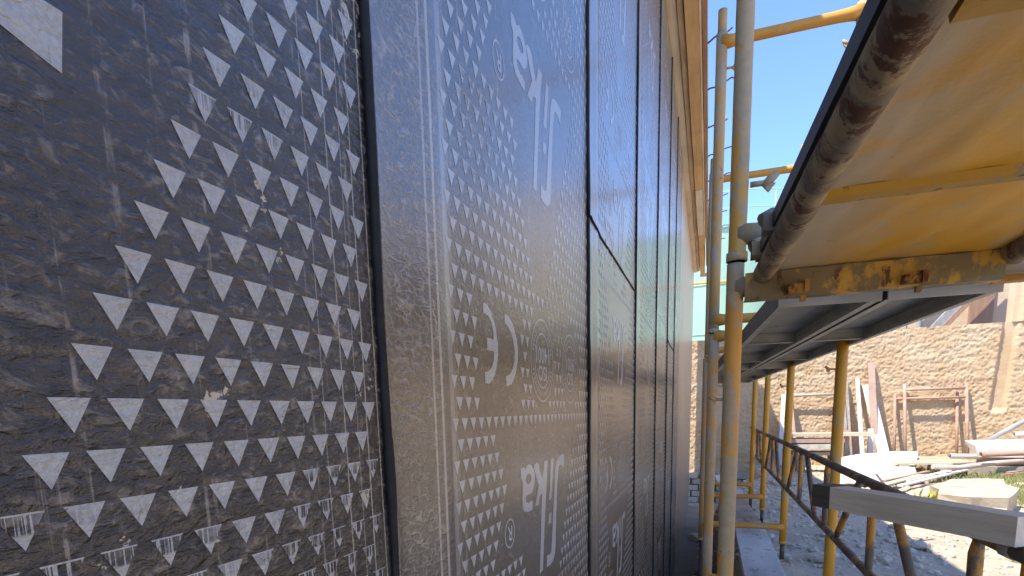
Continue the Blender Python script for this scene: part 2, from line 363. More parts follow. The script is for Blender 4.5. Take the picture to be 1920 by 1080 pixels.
PT['a'] = [(.908, -.095), (.924, -.094), (.934, -.1), (.948, -.092), (.966, -.093), (.984, -.104), (.992, -.116), (.986, -.133), (.97, -.146), (.945, -.146), (.932, -.147), (.934, -.157), (.952, -.162), (.957, -.159), (.974, -.161), (.972, -.177), (.95, -.177), (.926, -.173), (.915, -.165), (.914, -.148), (.917, -.128), (.916, -.118), (.907, -.111)]
AH = [(.952 + .0165 * math.cos(t), -.118 + .0095 * math.sin(t)) for t in [math.pi * 2 * q / 12 for q in range(12)]]
PT['c'] = [(.846, .15), (.865, .149), (.887, .137), (.902, .118), (.907, .1), (.904, .083), (.895, .065), (.884, .053), (.869, .044), (.847, .04), (.846, .056), (.858, .058), (.871, .064), (.88, .072), (.888, .083), (.890, .098), (.884, .113), (.872, .126), (.858, .133), (.845, .135)]
PT['e'] = [(.757, .152), (.772, .152), (.79, .143), (.805, .125), (.814, .102), (.813, .083), (.805, .066), (.797, .056), (.787, .047), (.772, .041), (.758, .042), (.757, .057), (.771, .059), (.786, .066), (.794, .076), (.797, .089), (.769, .089), (.769, .106), (.797, .106), (.795, .117), (.789, .129), (.775, .137), (.757, .138)]
_txt = {}
def glyphs(txt):
    if txt not in _txt:
        cu = bpy.data.curves.new('lettering', 'FONT'); cu.body = txt; cu.resolution_u = 3; cu.offset = .018
        o = bpy.data.objects.new('lettering', cu); COL.objects.link(o); bpy.context.view_layer.update()
        me = o.evaluated_get(bpy.context.evaluated_depsgraph_get()).to_mesh()
        vs_ = [(v.co.x, v.co.y) for v in me.vertices]; fs = [tuple(p.vertices) for p in me.polygons]
        x0 = min(a for a, b in vs_); x1 = max(a for a, b in vs_); y0 = min(b for a, b in vs_); y1 = max(b for a, b in vs_)
        _txt[txt] = ([((a - x0) / (x1 - x0), (b - y0) / (y1 - y0)) for a, b in vs_], fs)
        bpy.data.objects.remove(o); bpy.data.curves.remove(cu)
    return _txt[txt]

def pattern(u0, u1, v0, v1, du, dv, fine, ldu=0., ldv=0.):
    """flat list of (verts, faces, h) of the print, in wall coordinates"""
    V = []; F = []; H = []
    def add(vs_, fs, hs):
        o = len(V); V.extend(vs_); F.extend([tuple(i + o for i in f) for f in fs]); H.extend(hs)
    def inside(u, v): return u0 < u < u1 and v0 < v < v1
    n0 = int(math.floor((v0 - dv) / PER)) - 1; n1 = int(math.ceil((v1 - dv) / PER)) + 1
    for n in range(n0, n1 + 1):
        oz = dv + n * PER
        for i in range(26):
            v = oz - .006 - i * ROW + (PER if i > 17 else 0)
            ph = .6405 if i % 2 == 0 else .6262
            for j in range(-1, 31):
                u = ph + j * PITCH
                if u < .634 or u > 1.482 or not keep(u, i): continue
                if inside(u + du, v - TH) and inside(u + du + TW, v):
                    add([(u + du, v), (u + du + TW, v), (u + du + TW * .5, v - TH)], [(0, 2, 1)], [1, 1, 0])
        du += ldu; oz += ldv
        polys = [[PT[q]] for q in ('S', 'i', 'dot', 'k', 'c', 'e')] + [[PT['a'], AH]]
        rings = [(1.055, .0945, .0768, .0738), (1.055, .0945, .0515, .0485), (1.284, .0935, .0768, .0738), (1.284, .0935, .0515, .0485), (.847, -.195, .0245, .0215)]
        for pl in polys:
            flat = [p for q in pl for p in q]
            if not all(inside(p[0] + du, p[1] + oz) for p in flat):
                if not any(inside(p[0] + du, p[1] + oz) for p in flat): continue
            tr = geometry.tessellate_polygon([[Vector((a, b, 0)) for a, b in q] for q in pl])
            add([(a + du, b + oz) for a, b in flat], [tuple(t) for t in tr], [.2] * len(flat))
        for cu, cv, r1, r2 in rings:
            if not inside(cu + du, cv + oz): continue
            m = 40; vs_ = []
            for q in range(m):
                t = 2 * math.pi * q / m
                for r in (r1, r2): vs_.append((cu + du + r * math.cos(t), cv + oz + r * math.sin(t)))
            add(vs_, [(2 * q, 2 * ((q + 1) % m), 2 * ((q + 1) % m) + 1, 2 * q + 1) for q in range(m)], [.2] * len(vs_))
        for txt, ur, ul, vt, vb in (("14001", 1.100, 1.014, .1185, .089), ("ISO", 1.083, 1.026, .0855, .057), ("9001", 1.324, 1.246, .1185, .089), ("ISO", 1.312, 1.255, .0855, .057), ("R", .858, .836, -.183, -.208)):
            if not (inside(ur + du, vt + oz) and inside(ul + du, vb + oz)): continue
            gv, gf = glyphs(txt)
            add([(ur - a * (ur - ul) + du, vt - b * (vt - vb) + oz) for a, b in gv], gf, [.2] * len(gv))
        if fine:                                   # the unreadable small print round the two seals
            for cu in (1.055, 1.284):
                if not inside(cu + du, .094 + oz): continue
                for q in range(44):
                    t = 2 * math.pi * q / 44
                    if abs(math.sin(t)) < .16: continue
                    ra, rb = .0575, .0575 + random.uniform(.007, .010); wd = .0017
                    cs, sn = math.cos(t), math.sin(t)
                    qd = [(cu + du + r * cs - w_ * sn, .094 + oz + r * sn + w_ * cs) for r, w_ in ((ra, -wd), (rb, -wd), (rb, wd), (ra, wd))]
                    add(qd, [(0, 1, 2, 3)], [.2] * 4)
        du -= ldu
    return V, F, H

def disp(kk, u0, u, v):
    l = u - u0
    d = (1, .7)[kk] if kk < 2 else .5
    d *= .0013 * nz(u * 6, v * 2.2, kk * 3.1) + .0007 * nz(u * 22, v * 7, kk * 5.3 + 9)
    d += .0042 * sst(.17, .12, l) + .003 * math.exp(-max(l, 0) / .014) * (1 + .8 * nz(v * 5, kk * 2.0, 4))
    return WX + d
SH = [(-.51, .487, -1.83, 2.37, -1.0096, .2865, 'black membrane sheet nearest the camera with the largest pale triangles'),
      (.487, 1.487, -1.83, 2.37, 0, 0, 'black membrane sheet with the readable upside-down lettering and two round seals'),
      (1.487, 2.475, -1.83, .478, .988, -.300, 'lower piece of the third black membrane sheet, below the slanting joint'),
      (1.487, 2.475, .484, 2.37, .988, .11, 'upper piece of the third black membrane sheet, above the slanting joint, reflecting sky'),
      (2.475, 3.465, -1.83, 2.37, 1.983, .44, 'fourth black membrane sheet, unjointed, between the two sheets with a slanting joint'),
      (3.465, 4.40, -1.83, 2.37, 2.965, -.12, 'fifth black membrane sheet, unjointed, just nearer than the short slanting joint'),
      (4.40, 5.25, -1.83, .49, 3.85, .2, 'lower piece of the sixth black membrane sheet, below its short slanting joint'),
      (4.40, 5.25, .496, 2.37, 3.85, -.05, 'upper piece of the sixth black membrane sheet, above its short slanting joint'),
      (5.25, 6.2, -1.83, 2.37, 4.72, .33, 'farthest black membrane sheet, narrow strip beside the bare concrete')]
for kk, (u0, u1, v0, v1, du, dv, lab) in enumerate(SH):
    mb = MB(); step = .012 if u0 < 1 else .02 if u0 < 2.4 else .04
    ue = u1 + (.05 if kk < 8 else 0)
    edge = lambda u, v: u + .0025 * nz(v * 3, kk * 7.7) * sst(.05, 0, u - u0) + (.0012 * nz(v * 14, kk * 3.3) * sst(.03, 0, u - u0))
    us = [u0, u0 + .003, u0 + .008, u0 + .015] + lin(u0 + .025, ue, int((ue - u0) / step)); vs2 = lin(v0, v1, int((v1 - v0) / (step * 1.6)))
    mb.grid(lambda u, v: (disp(kk, u0, u, v), edge(u, v), v), us, vs2)
    nu = len(us); nv = len(vs2)                     # thickness along the near edge and the top or bottom lap
    for j in range(nv):
        p = mb.v[j * nu]; mb.v.append((p[0] - .0065, p[1] + .001, p[2]))
    for j in range(nv - 1): mb.f.append((j * nu, (j + 1) * nu, nu * nv + j + 1, nu * nv + j)); mb.sm.append(False)
    loc = (WX, u0, v0 if v0 < 0 else v0)
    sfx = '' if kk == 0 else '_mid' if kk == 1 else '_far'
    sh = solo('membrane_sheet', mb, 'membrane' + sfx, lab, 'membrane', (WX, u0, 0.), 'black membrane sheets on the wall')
    bd = MB(); pts = []; rs = []
    m = int((v1 - v0) / .03)
    for q in range(m + 1):
        v = v0 + (v1 - v0) * q / m
        pts.append((disp(kk, u0, u0, v) - .004, edge(u0, v) - .002 + .0015 * nz(v * 20, kk, 8), v)); rs.append((.0048 if kk < 2 else .0034) * (1 + .45 * nz(v * 9, kk * 4, 2)))
    if kk: bd.tube(pts, rs, 6); part('bitumen_bead', bd, 'black', sh)
    if kk in (3, 7):
        lp = MB(); lp.tube([(disp(kk, u0, u, v0) + .001, u, v0 - .003 + .004 * nz(u * 9, kk)) for u in lin(u0 + .005, u1, 30)], .0032 if kk == 3 else .0045, 6); part('joint_bead', lp, 'black', sh)
    V, F, H = pattern(u0 + .004, u1 - .006, v0 + .01, v1, du, dv, u0 < 1, *((.0106, .004) if kk == 0 else (0, 0)))
    bm = bmesh.new(); lay = bm.verts.layers.float.new('h')
    bv = [bm.verts.new((0, a, b)) for a, b in V]
    for q, x in enumerate(bv): x[lay] = H[q]
    for f in F:
        try: bm.faces.new([bv[i] for i in f])
        except ValueError: pass
    bmesh.ops.triangulate(bm, faces=bm.faces[:])
    for _ in range(5):
        es = [e for e in bm.edges if e.calc_length() > (.016 if u0 < 1 else .03)]
        if not es: break
        bmesh.ops.subdivide_edges(bm, edges=es, cuts=1); bmesh.ops.triangulate(bm, faces=bm.faces[:])
    if u0 < 0: cut = None
    pm = MB(); bm.verts.index_update()
    pm.h = [x[lay] for x in bm.verts]
    pm.v = [(disp(kk, u0, x.co.y, x.co.z) + (.0003 if kk < 2 else .0005), x.co.y, x.co.z) for x in bm.verts]
    pm.f = [tuple(x.index for x in f.verts) for f in bm.faces]; pm.sm = [True] * len(pm.f)
    for q, f in enumerate(pm.f):                    # every face looks away from the wall
        a, b, c = (pm.v[i] for i in f)
        if (b[1] - a[1]) * (c[2] - a[2]) - (b[2] - a[2]) * (c[1] - a[1]) < 0: pm.f[q] = f[::-1]
    bm.free()
    part('printed_pattern', pm, 'print' + sfx, sh)

# ------------------------------------------------------------------ formwork boards and tie wires along the wall top
def board(y0, y1, x0, x1, z0, z1, mat, label, amp=.003, name='formwork_board', cat='board'):
    b = MB(); n = max(3, int((y1 - y0) / .25)); R = [(x0, z0), (x1, z0), (x1, z1), (x0, z1)]
    ys = lin(y0, y1, n); vs_ = []
    for y in ys:
        for q, (x, z) in enumerate(R): vs_.append((x + amp * nz(y * 1.7, q * 3.1, x0 * 50), y, z + amp * nz(y * 1.3, q * 5.7, x1 * 70)))
    fs = [(i * 4 + j, (i + 1) * 4 + j, (i + 1) * 4 + (j + 1) % 4, i * 4 + (j + 1) % 4) for i in range(n - 1) for j in range(4)]
    fs += [(0, 1, 2, 3), ((n - 1) * 4 + 3, (n - 1) * 4 + 2, (n - 1) * 4 + 1, (n - 1) * 4)]
    b.add(vs_, fs); return solo(name, b, mat, label, cat, ((x0 + x1) / 2, (y0 + y1) / 2, z0), 'formwork boards along the wall top')
board(-1, 11.0, WX - .06, -.246, 2.376, 2.60, 'wood_pale', 'pale bleached plank edging the top of the black sheets')
board(-1, 10.9, -.242, -.205, 2.368, 2.61, 'wood_rough', 'rough dark-grained beam between the pale plank and the orange boards', .005)
board(-1, 6.9, -.200, -.121, 2.352, 2.60, 'wood_orange', 'nearer long orange formwork board at the wall top')
board(6.92, 8.6, -.198, -.125, 2.340, 2.60, 'wood_pale', 'short paler board between the two orange formwork boards')
board(8.62, 11.0, -.198, -.121, 2.356, 2.60, 'wood_orange', 'far orange formwork board ending at the wall corner')
board(-1, 9.2, -.118, -.105, 2.372, 2.60, 'wood_pale', 'thin pale lath along the outside of the orange boards', .002)
board(-1, 10.6, -.101, -.072, 2.376, 2.61, 'wood_dark', 'outermost dark brown batten of the wall-top formwork', .003)
b = MB(); b.span((-.2, 10.99, 2.30), (-.05, 11.05, 2.35)); b.jitter(.004)
solo('timber_cleat', b, 'wood_orange', 'short wooden cleat across the far end of the wall-top boards', 'wood block', (-.12, 11.02, 2.3))
wl = ['highest in view and nearest', 'second from the top', 'third from the top', 'fourth from the top', 'fifth from the top', 'sixth from the top', 'seventh from the top', 'eighth from the top', 'lowest, in front of the tank']
for q in range(9):
    y = 4.42 + .62 * q; e = random.uniform(.08, .2); t = MB()
    pts = [(-.10 + (e + .10) * s_ / 5, y + random.uniform(-.03, .03) * s_ / 5, 2.42 + random.uniform(-.012, .012) + .012 * s_) for s_ in range(6)]
    t.tube(pts, .006, 6)
    solo('tie_wire', t, 'wire', 'thin dark tie wire jutting from the formwork, ' + wl[q], 'wire', (-.08, y, 2.42), 'tie wires along the wall top')
for q, (y, pts) in enumerate([(3.2, [(-.09, 3.2, 2.45), (.1, 3.2, 2.62), (.35, 3.3, 2.75), (.6, 3.55, 2.8)]), (2.7, [(-.09, 2.7, 2.45), (.2, 2.8, 2.7), (.45, 2.7, 2.95), (.75, 2.8, 3.05)]), (3.7, [(-.09, 3.7, 2.45), (.2, 3.5, 2.75), (.5, 3.2, 2.9), (.75, 2.7, 2.9)])]):
    pass

# ------------------------------------------------------------------ scaffold frames
def lumpy(p, q, r, n=40, amp=.0, seed=0.):
    p = Vector(p); q = Vector(q); pts = [p.lerp(q, i / n) for i in range(n + 1)]
    return pts, [r * (1 + amp * abs(nz(pt.z * 18, seed, 1)) + amp * .5 * nz(pt.z * 50, seed, 5)) for pt in pts]
def pin(mb, p, sx=1, s=1.):
    x, y, z = p
    mb.tube([(x, y, z), (x + sx * .028 * s, y, z)], .0055 * s, 7)
    mb.tube([(x + sx * .024 * s, y, z - .006 * s), (x + sx * .036 * s, y, z + .004 * s), (x + sx * .050 * s, y, z + .016 * s)], [.007 * s, .009 * s, .006 * s], 7)
    mb.add([(x + sx * .022 * s, y - .004 * s, z - .005 * s), (x + sx * .046 * s, y - .004 * s, z - .003 * s), (x + sx * .034 * s, y - .004 * s, z - .018 * s), (x + sx * .022 * s, y + .004 * s, z - .005 * s), (x + sx * .046 * s, y + .004 * s, z - .003 * s), (x + sx * .034 * s, y + .004 * s, z - .018 * s)], [(0, 1, 2), (5, 4, 3), (0, 3, 4, 1), (1, 4, 5, 2), (2, 5, 3, 0)])
GF = 'yellow scaffold frames'
def frame(label, y, xi, xo, zb, zt, foot_i, foot_o, mi, mo, yo=None, bars=True, pins=(), amp=0., r=.0235, topbar=-.055, botbar=.12):
    yo = y if yo is None else yo
    t = thing('scaffold_trestle', label, 'scaffold frame', ((xi + xo) / 2, (y + yo) / 2, zb), GF)
    for (x, yy, zf, m, am) in ((xi, y, foot_i, mi, amp), (xo, yo, foot_o, mo, 0.)):
        b = MB(); pts, rs = lumpy((x, yy, zb), (x, yy, zt), r, 60 if am else 4, am, x * 9); b.tube(pts, [q_ * (.86 if am else 1) for q_ in rs], 16); lg = part('leg', b, m, t)
        cb = MB(); cb.tube([(x, yy, zb), (x, yy, zb + .02)], r * 1.05, 16); part('collar', cb, m, lg)
        if zf is not None:
            jb = MB(); jb.tube([(x, yy, zf), (x, yy, zb + .01)], .0155, 10); part('base_jack', jb, 'jack', t)
            pl = MB(); pl.span((x - .05, yy - .05, zf - .02), (x + .05, yy + .05, zf - .012)); part('base_plate', pl, 'jack', t)
        else:
            sp = MB(); sp.tube([(x, yy, zt), (x, yy, zt + .09)], r * .82, 12) if zt > 1 else None
            if zt > 1: part('spigot', sp, m, t)
    if bars:
        for nm, zz in (('top_bar', zt + topbar), ('bottom_bar', zb + botbar)):
            b = MB(); n = 12; pts = [Vector((xi, y, zz)).lerp(Vector((xo, yo, zz)), i / n) for i in range(n + 1)]
            b.tube(pts, [.021 + (.010 if y > 2 else .004) * (abs(i / n - .5) * 2) ** 6 for i in range(n + 1)], 12); part(nm, b, 'bar_orange' if y > 2 else 'bar_grimy', t)
    for p_ in pins:
        b = MB(); pin(b, p_[:3], *p_[3:]); part('lock_pin', b, 'post_pale', t)
    return t
frame('lower scaffold frame nearest the camera, grey peeling leg beside the wall', 1.55, .054, .708, -1.0, .345, -1.75, -1.06, 'post_grimy', 'post', amp=.05, topbar=-.055, pins=[(.035, 1.55, .02, -1, .7)])
frame('upper scaffold frame stacked on the nearest grey peeling leg', 1.55, .056, .708, .35, 1.70, None, None, 'post_grimy', 'post', amp=.05, botbar=.062, pins=[(.08, 1.55, .522, 1, 1.2)])
frame('lower scaffold frame second from the camera, crossing behind the weathered timber', 2.87, .015, .549, -.96, .335, -1.75, -1.06, 'post_pale', 'post', topbar=-.008, pins=[(.040, 2.87, .10, 1, .6), (.525, 2.87, .155, -1, .8)])
frame('upper scaffold frame second from the camera with its top tube highest against the sky', 2.87, .013, .546, .34, 1.595, None, None, 'post_pale', 'post_pale', topbar=-.035, botbar=.06, pins=[(.037, 2.87, 1.455, 1, .9), (.522, 2.87, 1.455, -1, .9)])
frame('lower scaffold frame third from the camera, behind the white metal plank', 4.23, -.02, .514, -.95, .335, -1.72, -1.06, 'post_pale', 'post', topbar=-.008, pins=[(.49, 4.23, .13, -1, .8)])
frame('upper scaffold frame third from the camera with its top tube lower in the sky', 4.23, -.012, .526, .34, 1.525, None, None, 'post_pale', 'bar_orange', topbar=-.04, botbar=.05)
frame('lower scaffold frame fourth from the camera', 5.5, -.03, .487, -.93, .335, -1.75, -1.06, 'post_pale', 'post', topbar=-.008)
frame('lower scaffold frame farthest from the camera, at the end of the lattice girder', 6.35, -.04, .447, -.93, .335, -1.75, -1.06, 'post_pale', 'post', topbar=-.008)

# ------------------------------------------------------------------ near yellow platform overhead
t = thing('scaffold_platform', 'large yellow rusty scaffold platform overhead, seen from below', 'platform', (.36, .8, .3))
def pl_left(y): return .1545 - .036 * (y - .45)
def pl_right(y): return .60
p = MB()
p.grid(lambda u, y: (pl_left(y) + .018 + (pl_right(y) - pl_left(y) - .03) * u, y, .318 + .004 * nz(u * 5, y * 4) + .002 * nz(u * 14, y * 9, 3)), lin(0, 1, 40), lin(-.5, 1.575, 90), flip=True)
p.grid(lambda u, y: (pl_left(y) + .018 + (pl_right(y) - pl_left(y) - .03) * u, y, .334), lin(0, 1, 3), lin(-.5, 1.575, 4))
part('deck_sheet', p, 'platform', t)
for nm, fx, dx in (('side_rail', pl_left, .0235), ('side_rail', pl_right, .029)):
    b = MB(); n = 40; yy = lin(-.5, 1.53 if dx < .025 else 1.6, n)
    b.tube([(fx(y), y, .312) for y in yy], [dx * (1 + .06 * nz(y * 14, fx(0) * 9)) for y in yy], 16); part(nm, b, 'rail_rust', t)
b = MB(); prof = [(.012, .338), (-.019, .338), (-.020, .350), (-.026, .350), (-.025, .327), (.012, .327)]
b.grid(lambda y, q: (pl_left(y) + prof[int(q) % 6][0], y, prof[int(q) % 6][1] + .0015 * nz(y * 7, q)), lin(-.5, 1.47, 40), range(7), smooth=False)
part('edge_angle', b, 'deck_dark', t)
def rib(y, x0, x1, h=.016, wd=.05):
    b = MB(); prof = [(-wd / 2, .318), (-wd / 2 + .008, .318 - h), (wd / 2 - .008, .318 - h), (wd / 2, .318)]
    xs_ = lin(x0, x1, 14); b.grid(lambda x, q: (x, y + prof[int(q)][0] + .002 * nz(x * 9, y), prof[int(q)][1] + .001 * nz(x * 20, y, q)), xs_, [0, 1, 2, 3], smooth=False, flip=True)
    b.add([(x0, y + a, c) for a, c in prof], [(0, 1, 2, 3)]); part('cross_rib', b, 'rib_paint', t)
rib(1.03, .155, .575, .011, .046); rib(.585, .178, .575, .013, .055); rib(.16, .17, .575)
b = MB(); b.grid(lambda x, q: (x, 1.521 + .05 * (q == 3) + .002 * nz(x * 8, q), [.315, .262, .254, .256][int(q)] + .002 * nz(x * 15, q, 4)), lin(.075, .585, 24), [0, 1, 2, 3], smooth=False, flip=True)
part('end_channel', b, 'channel', t)
for x, s_ in ((.185, 1.), (.415, 1.1)):
    b = MB(); b.box((x, 1.512, .268), (.034 * s_, .02, .02)); b.tube([(x - .01, 1.505, .268), (x - .01, 1.492, .268)], .011, 8); b.box((x + .021, 1.506, .272), (.01, .02, .026)); b.box((x + .018, 1.53, .250), (.012, .012, .014))
    b.jitter(.004, 40); part('rusty_catch', b, 'catch', t)
for y in (1.22, 1.40):
    x = pl_left(y) - .03; b = MB()
    b.box((x, y, .335), (.02, .045, .03)); b.tube([(x - .012, y, .345), (x + .01, y + .01, .355)], .013, 8)
    b.jitter(.003, 30); part('hook', b, 'rail_rust', t)
b = MB(); b.span((.60, 1.60, .262), (.95, 1.63, .292)); part('toe_flange', b, 'bar_orange', t)

# ------------------------------------------------------------------ dark steel deck planks beyond
def steel_plank(mat='deck_steel'):
    """one plank in local coordinates: x 0..w, y 0..l, underside at z 0"""
    return None
GP = 'dark steel scaffold planks'
def plank(label, x0, y0, x1, y1, wd=.232, h=.052, rr=(.78, .95)):
    a = Vector((x0, y0, .255)); d = Vector((x1 - x0, y1 - y0, 0)); Lh = d.length; d.normalize(); c = Vector((d.y, -d.x, 0))
    P = lambda s_, q, z: tuple(a + c * s_ + d * q + Vector((0, 0, z)))
    t = thing('steel_plank', label, 'steel plank', (x0, y0, .255), GP)
    # ribbed tread seen from below
    m = MB(); nl = int(Lh / .0125); rows = []
    m.grid(lambda s_, q: P(.004 + s_ * (wd - .008), q * Lh, h - .004 + (.0035 * math.sin(q * Lh / .0125 * math.pi) if .12 < s_ < .88 else 0)), [0, .1, .14, .5, .86, .9, 1], lin(0, 1, nl), flip=True)
    m.grid(lambda s_, q: P(s_ * wd, q * Lh, h + .004), [0, 1], [0, 1]); part('tread', m, 'deck_steel', t)
    for s0, s1 in ((0, .0), (wd, wd)):
        sg = 1 if s0 == 0 else -1
        m = MB(); prof = [(s0, h + .004), (s0, 0), (s0 + sg * .02, 0), (s0 + sg * .02, .012), (s0 + sg * .017, .012), (s0 + sg * .017, .003), (s0 + sg * .003, .003), (s0 + sg * .003, h)]
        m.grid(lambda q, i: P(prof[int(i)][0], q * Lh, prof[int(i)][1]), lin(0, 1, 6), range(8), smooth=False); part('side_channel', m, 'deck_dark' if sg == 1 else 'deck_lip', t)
        lp = MB(); lp.grid(lambda q, i: P(s0 + sg * (0.0 + .02 * i), q * Lh, -.0012), [0, 1], [0, 1], flip=(sg == 1)); part('lip', lp, 'deck_lip', t)
    nr = int(Lh / .95)
    for q in range(1, nr + 1):
        y = q * Lh / (nr + .6); m = MB()
        for z0, z1, yy0, yy1 in ((.004, .006, -.018, .018), (.006, h - .004, -.002, .002)):
            v = [P(s_, y + yy, z) for s_ in (.018, wd - .018) for yy in (yy0, yy1) for z in (z0, z1)]
            m.add(v, [(0, 1, 3, 2), (4, 6, 7, 5), (0, 4, 5, 1), (2, 3, 7, 6), (0, 2, 6, 4), (1, 5, 7, 3)])
        part('cross_rib', m, 'deck_lip', t)
    for y in (0., Lh):
        m = MB(); v = [P(s_, y + yy, z) for s_ in (-.001, wd + .001) for yy in (-.004, .004) for z in (-.004, h + .006)]
        m.add(v, [(0, 1, 3, 2), (4, 6, 7, 5), (0, 4, 5, 1), (2, 3, 7, 6), (0, 2, 6, 4), (1, 5, 7, 3)]); part('end_plate', m, 'deck_lip', t)
    return t
def px_(y): return .165 - .045 * (y - 1.66)
plank('dark steel plank, nearer end under the yellow platform, on the wall side', px_(1.66), 1.66, px_(4.26), 4.26)
plank('dark steel plank, nearer end under the yellow platform, on the yard side', px_(1.66) + .245, 1.665, px_(4.26) + .245, 4.265)
plank('far dark steel plank of the deck, on the wall side', px_(4.29), 4.29, px_(6.6), 6.6)
plank('far dark steel plank of the deck, on the yard side', px_(4.29) + .242, 4.292, px_(6.6) + .24, 6.6)

# ------------------------------------------------------------------ lattice girder and the timber on it
XL = .50; ZU = -.252; ZL = -.537
t = thing('lattice_girder', 'long rusty lattice girder with zigzag bars along the scaffold, below the deck', 'lattice girder', (XL, 4, ZL))
b = MB(); pts, rs = lumpy((XL, .75, ZU), (XL, 7.45, ZU), .0155, 60); b.tube(pts, rs, 12); part('top_chord', b, 'lattice_dark', t)
b = MB(); pts, rs = lumpy((XL, .75, ZL), (XL, 7.35, ZL), .0145, 60); b.tube(pts, rs, 12); part('bottom_chord', b, 'lattice_dark', t)
for q in range(9):
    y = 1.29 + .735 * q
    b = MB(); b.tube([(XL, y, ZU), (XL, y + .01, ZU - .04), (XL, y, ZL + .03), (XL, y, ZL)], [.009, .013, .0125, .008], 10); part('upright', b, 'lattice', t)
    for s_ in ((-1, 1) if q % 2 else ()):
        b = MB(); ya = y + s_ * .17; yb = y + s_ * .50
        b.tube([(XL, ya, ZU), (XL, ya + (yb - ya) * .12, ZU + (ZL - ZU) * .12), (XL, ya + (yb - ya) * .88, ZU + (ZL - ZU) * .88), (XL, yb, ZL)], [.009, .0125, .0125, .008], 10); part('diagonal', b, 'lattice', t)
b = MB(); b.tube([(XL, 1.15, ZU), (XL, 1.185, ZU)], .0175, 12); b.jitter(.003, 30); part('tape_band', b, 'pinkpale', t)

A_ = Vector((.261, 1.493, 0)); B_ = Vector((.497, 1.118, 0)); d = (B_ - A_); Lt = d.length; d.normalize(); c = Vector((-d.y, d.x, 0)); c = -c if c.x < 0 else c
zb, zt = ZU + .0165, ZU + .0165 + .05
def timber(s0, s1, n, mat, nm, par=None, grow=0.):
    m = MB(); wd = .052; ring = [(-.5, 0), (-.5, 1), (-.46, 1.0), (.46, 1.0), (.5, .95), (.5, 0)]
    ss = lin(s0, s1, n); vs_ = []
    for s_ in ss:
        for q, (a, z) in enumerate(ring):
            p_ = A_ + d * s_ + c * (a * wd + grow * a * 2) + Vector((0, 0, zb + z * (zt - zb) + grow * (z - .3)))
            p_ += Vector((.0012 * nz(s_ * 9, q * 3.), .0012 * nz(s_ * 9, q * 5., 2), .0018 * nz(s_ * 7, q * 4., 6)))
            vs_.append(tuple(p_))
    k_ = len(ring); fs = [(i * k_ + j, i * k_ + (j + 1) % k_, (i + 1) * k_ + (j + 1) % k_, (i + 1) * k_ + j) for i in range(n - 1) for j in range(k_)]
    fs += [tuple(range(k_ - 1, -1, -1)), tuple((n - 1) * k_ + j for j in range(k_))]
    m.add(vs_, fs); return m
# the timber gets an origin of its own, turned along its length so the grain follows it
def timber_obj(m, mat, name, par=None, **kw):
    Rm = Matrix((d, c if d.cross(c).z > 0 else -c, Vector((0, 0, 1)))).transposed(); inv = Rm.inverted()
    org = A_ + Vector((0, 0, zb))
    me = bpy.data.meshes.new(name); me.from_pydata([tuple(inv @ (Vector(v) - org)) for v in m.v], [], m.f); me.materials.append(M[mat])
    o = link(bpy.data.objects.new(name, me))
    if par is None:
        o.location = (org.x, org.y, org.z + ZO); o.rotation_euler = Rm.to_euler()
    else: o.parent = par
    return meta(o, **kw)
tim = timber_obj(timber(.04, Lt, 26, None, None), 'timber', 'timber_beam', label='grey weathered square timber lying across the lattice girder, one end dark', cat='timber')
timber_obj(timber(-.0, .052, 5, None, None, grow=.0012), 'timber_end', 'end_wrap', tim)

# ------------------------------------------------------------------ walkway planks on the bottom tubes
def walk(label, x0, y0, x1, y1, z, wd, mat, dimples=True):
    m = MB(); n = int((y1 - y0) / .028); th = .042
    def f(s_, q):
        y = y0 + (y1 - y0) * q; x = x0 + (x1 - x0) * q + s_ * wd
        return (x, y, z + (.007 * math.sin(y / .028 * math.pi) * math.cos(s_ * 34) if .08 < s_ < .92 and dimples else 0) + .004 * nz(y * 2, s_ * 2))
    m.grid(f, lin(0, 1, 24), lin(0, 1, max(4, n)))
    for s_ in (0, 1):
        m.add([(x0 + s_ * wd, y0, z), (x1 + s_ * wd, y1, z), (x1 + s_ * wd, y1, z - th), (x0 + s_ * wd, y0, z - th)], [(0, 1, 2, 3)])
    m.add([(x0, y0, z), (x0 + wd, y0, z), (x0 + wd, y0, z - th), (x0, y0, z - th)], [(0, 1, 2, 3)])
    m.add([(x0, y0, z - th), (x0 + wd, y0, z - th), (x1 + wd, y1, z - th), (x1, y1, z - th)], [(0, 1, 2, 3)])
    return solo('walkway_plank', m, mat, label, 'plank', (x0, y0, z - th), 'walkway planks low inside the scaffold')
walk('whitish ribbed metal plank low inside the scaffold, nearest', .205, 2.55, .213, 4.44, -.885, .205, 'tin_plank')
walk('brownish ribbed metal plank low inside the scaffold, behind the white one', .205, 4.40, .15, 5.72, -.865, .205, 'rust_plank')
walk('greyish plank at the far end of the low walkway by the blocks', .16, 5.70, .10, 7.6, -.85, .2, 'tin_plank')

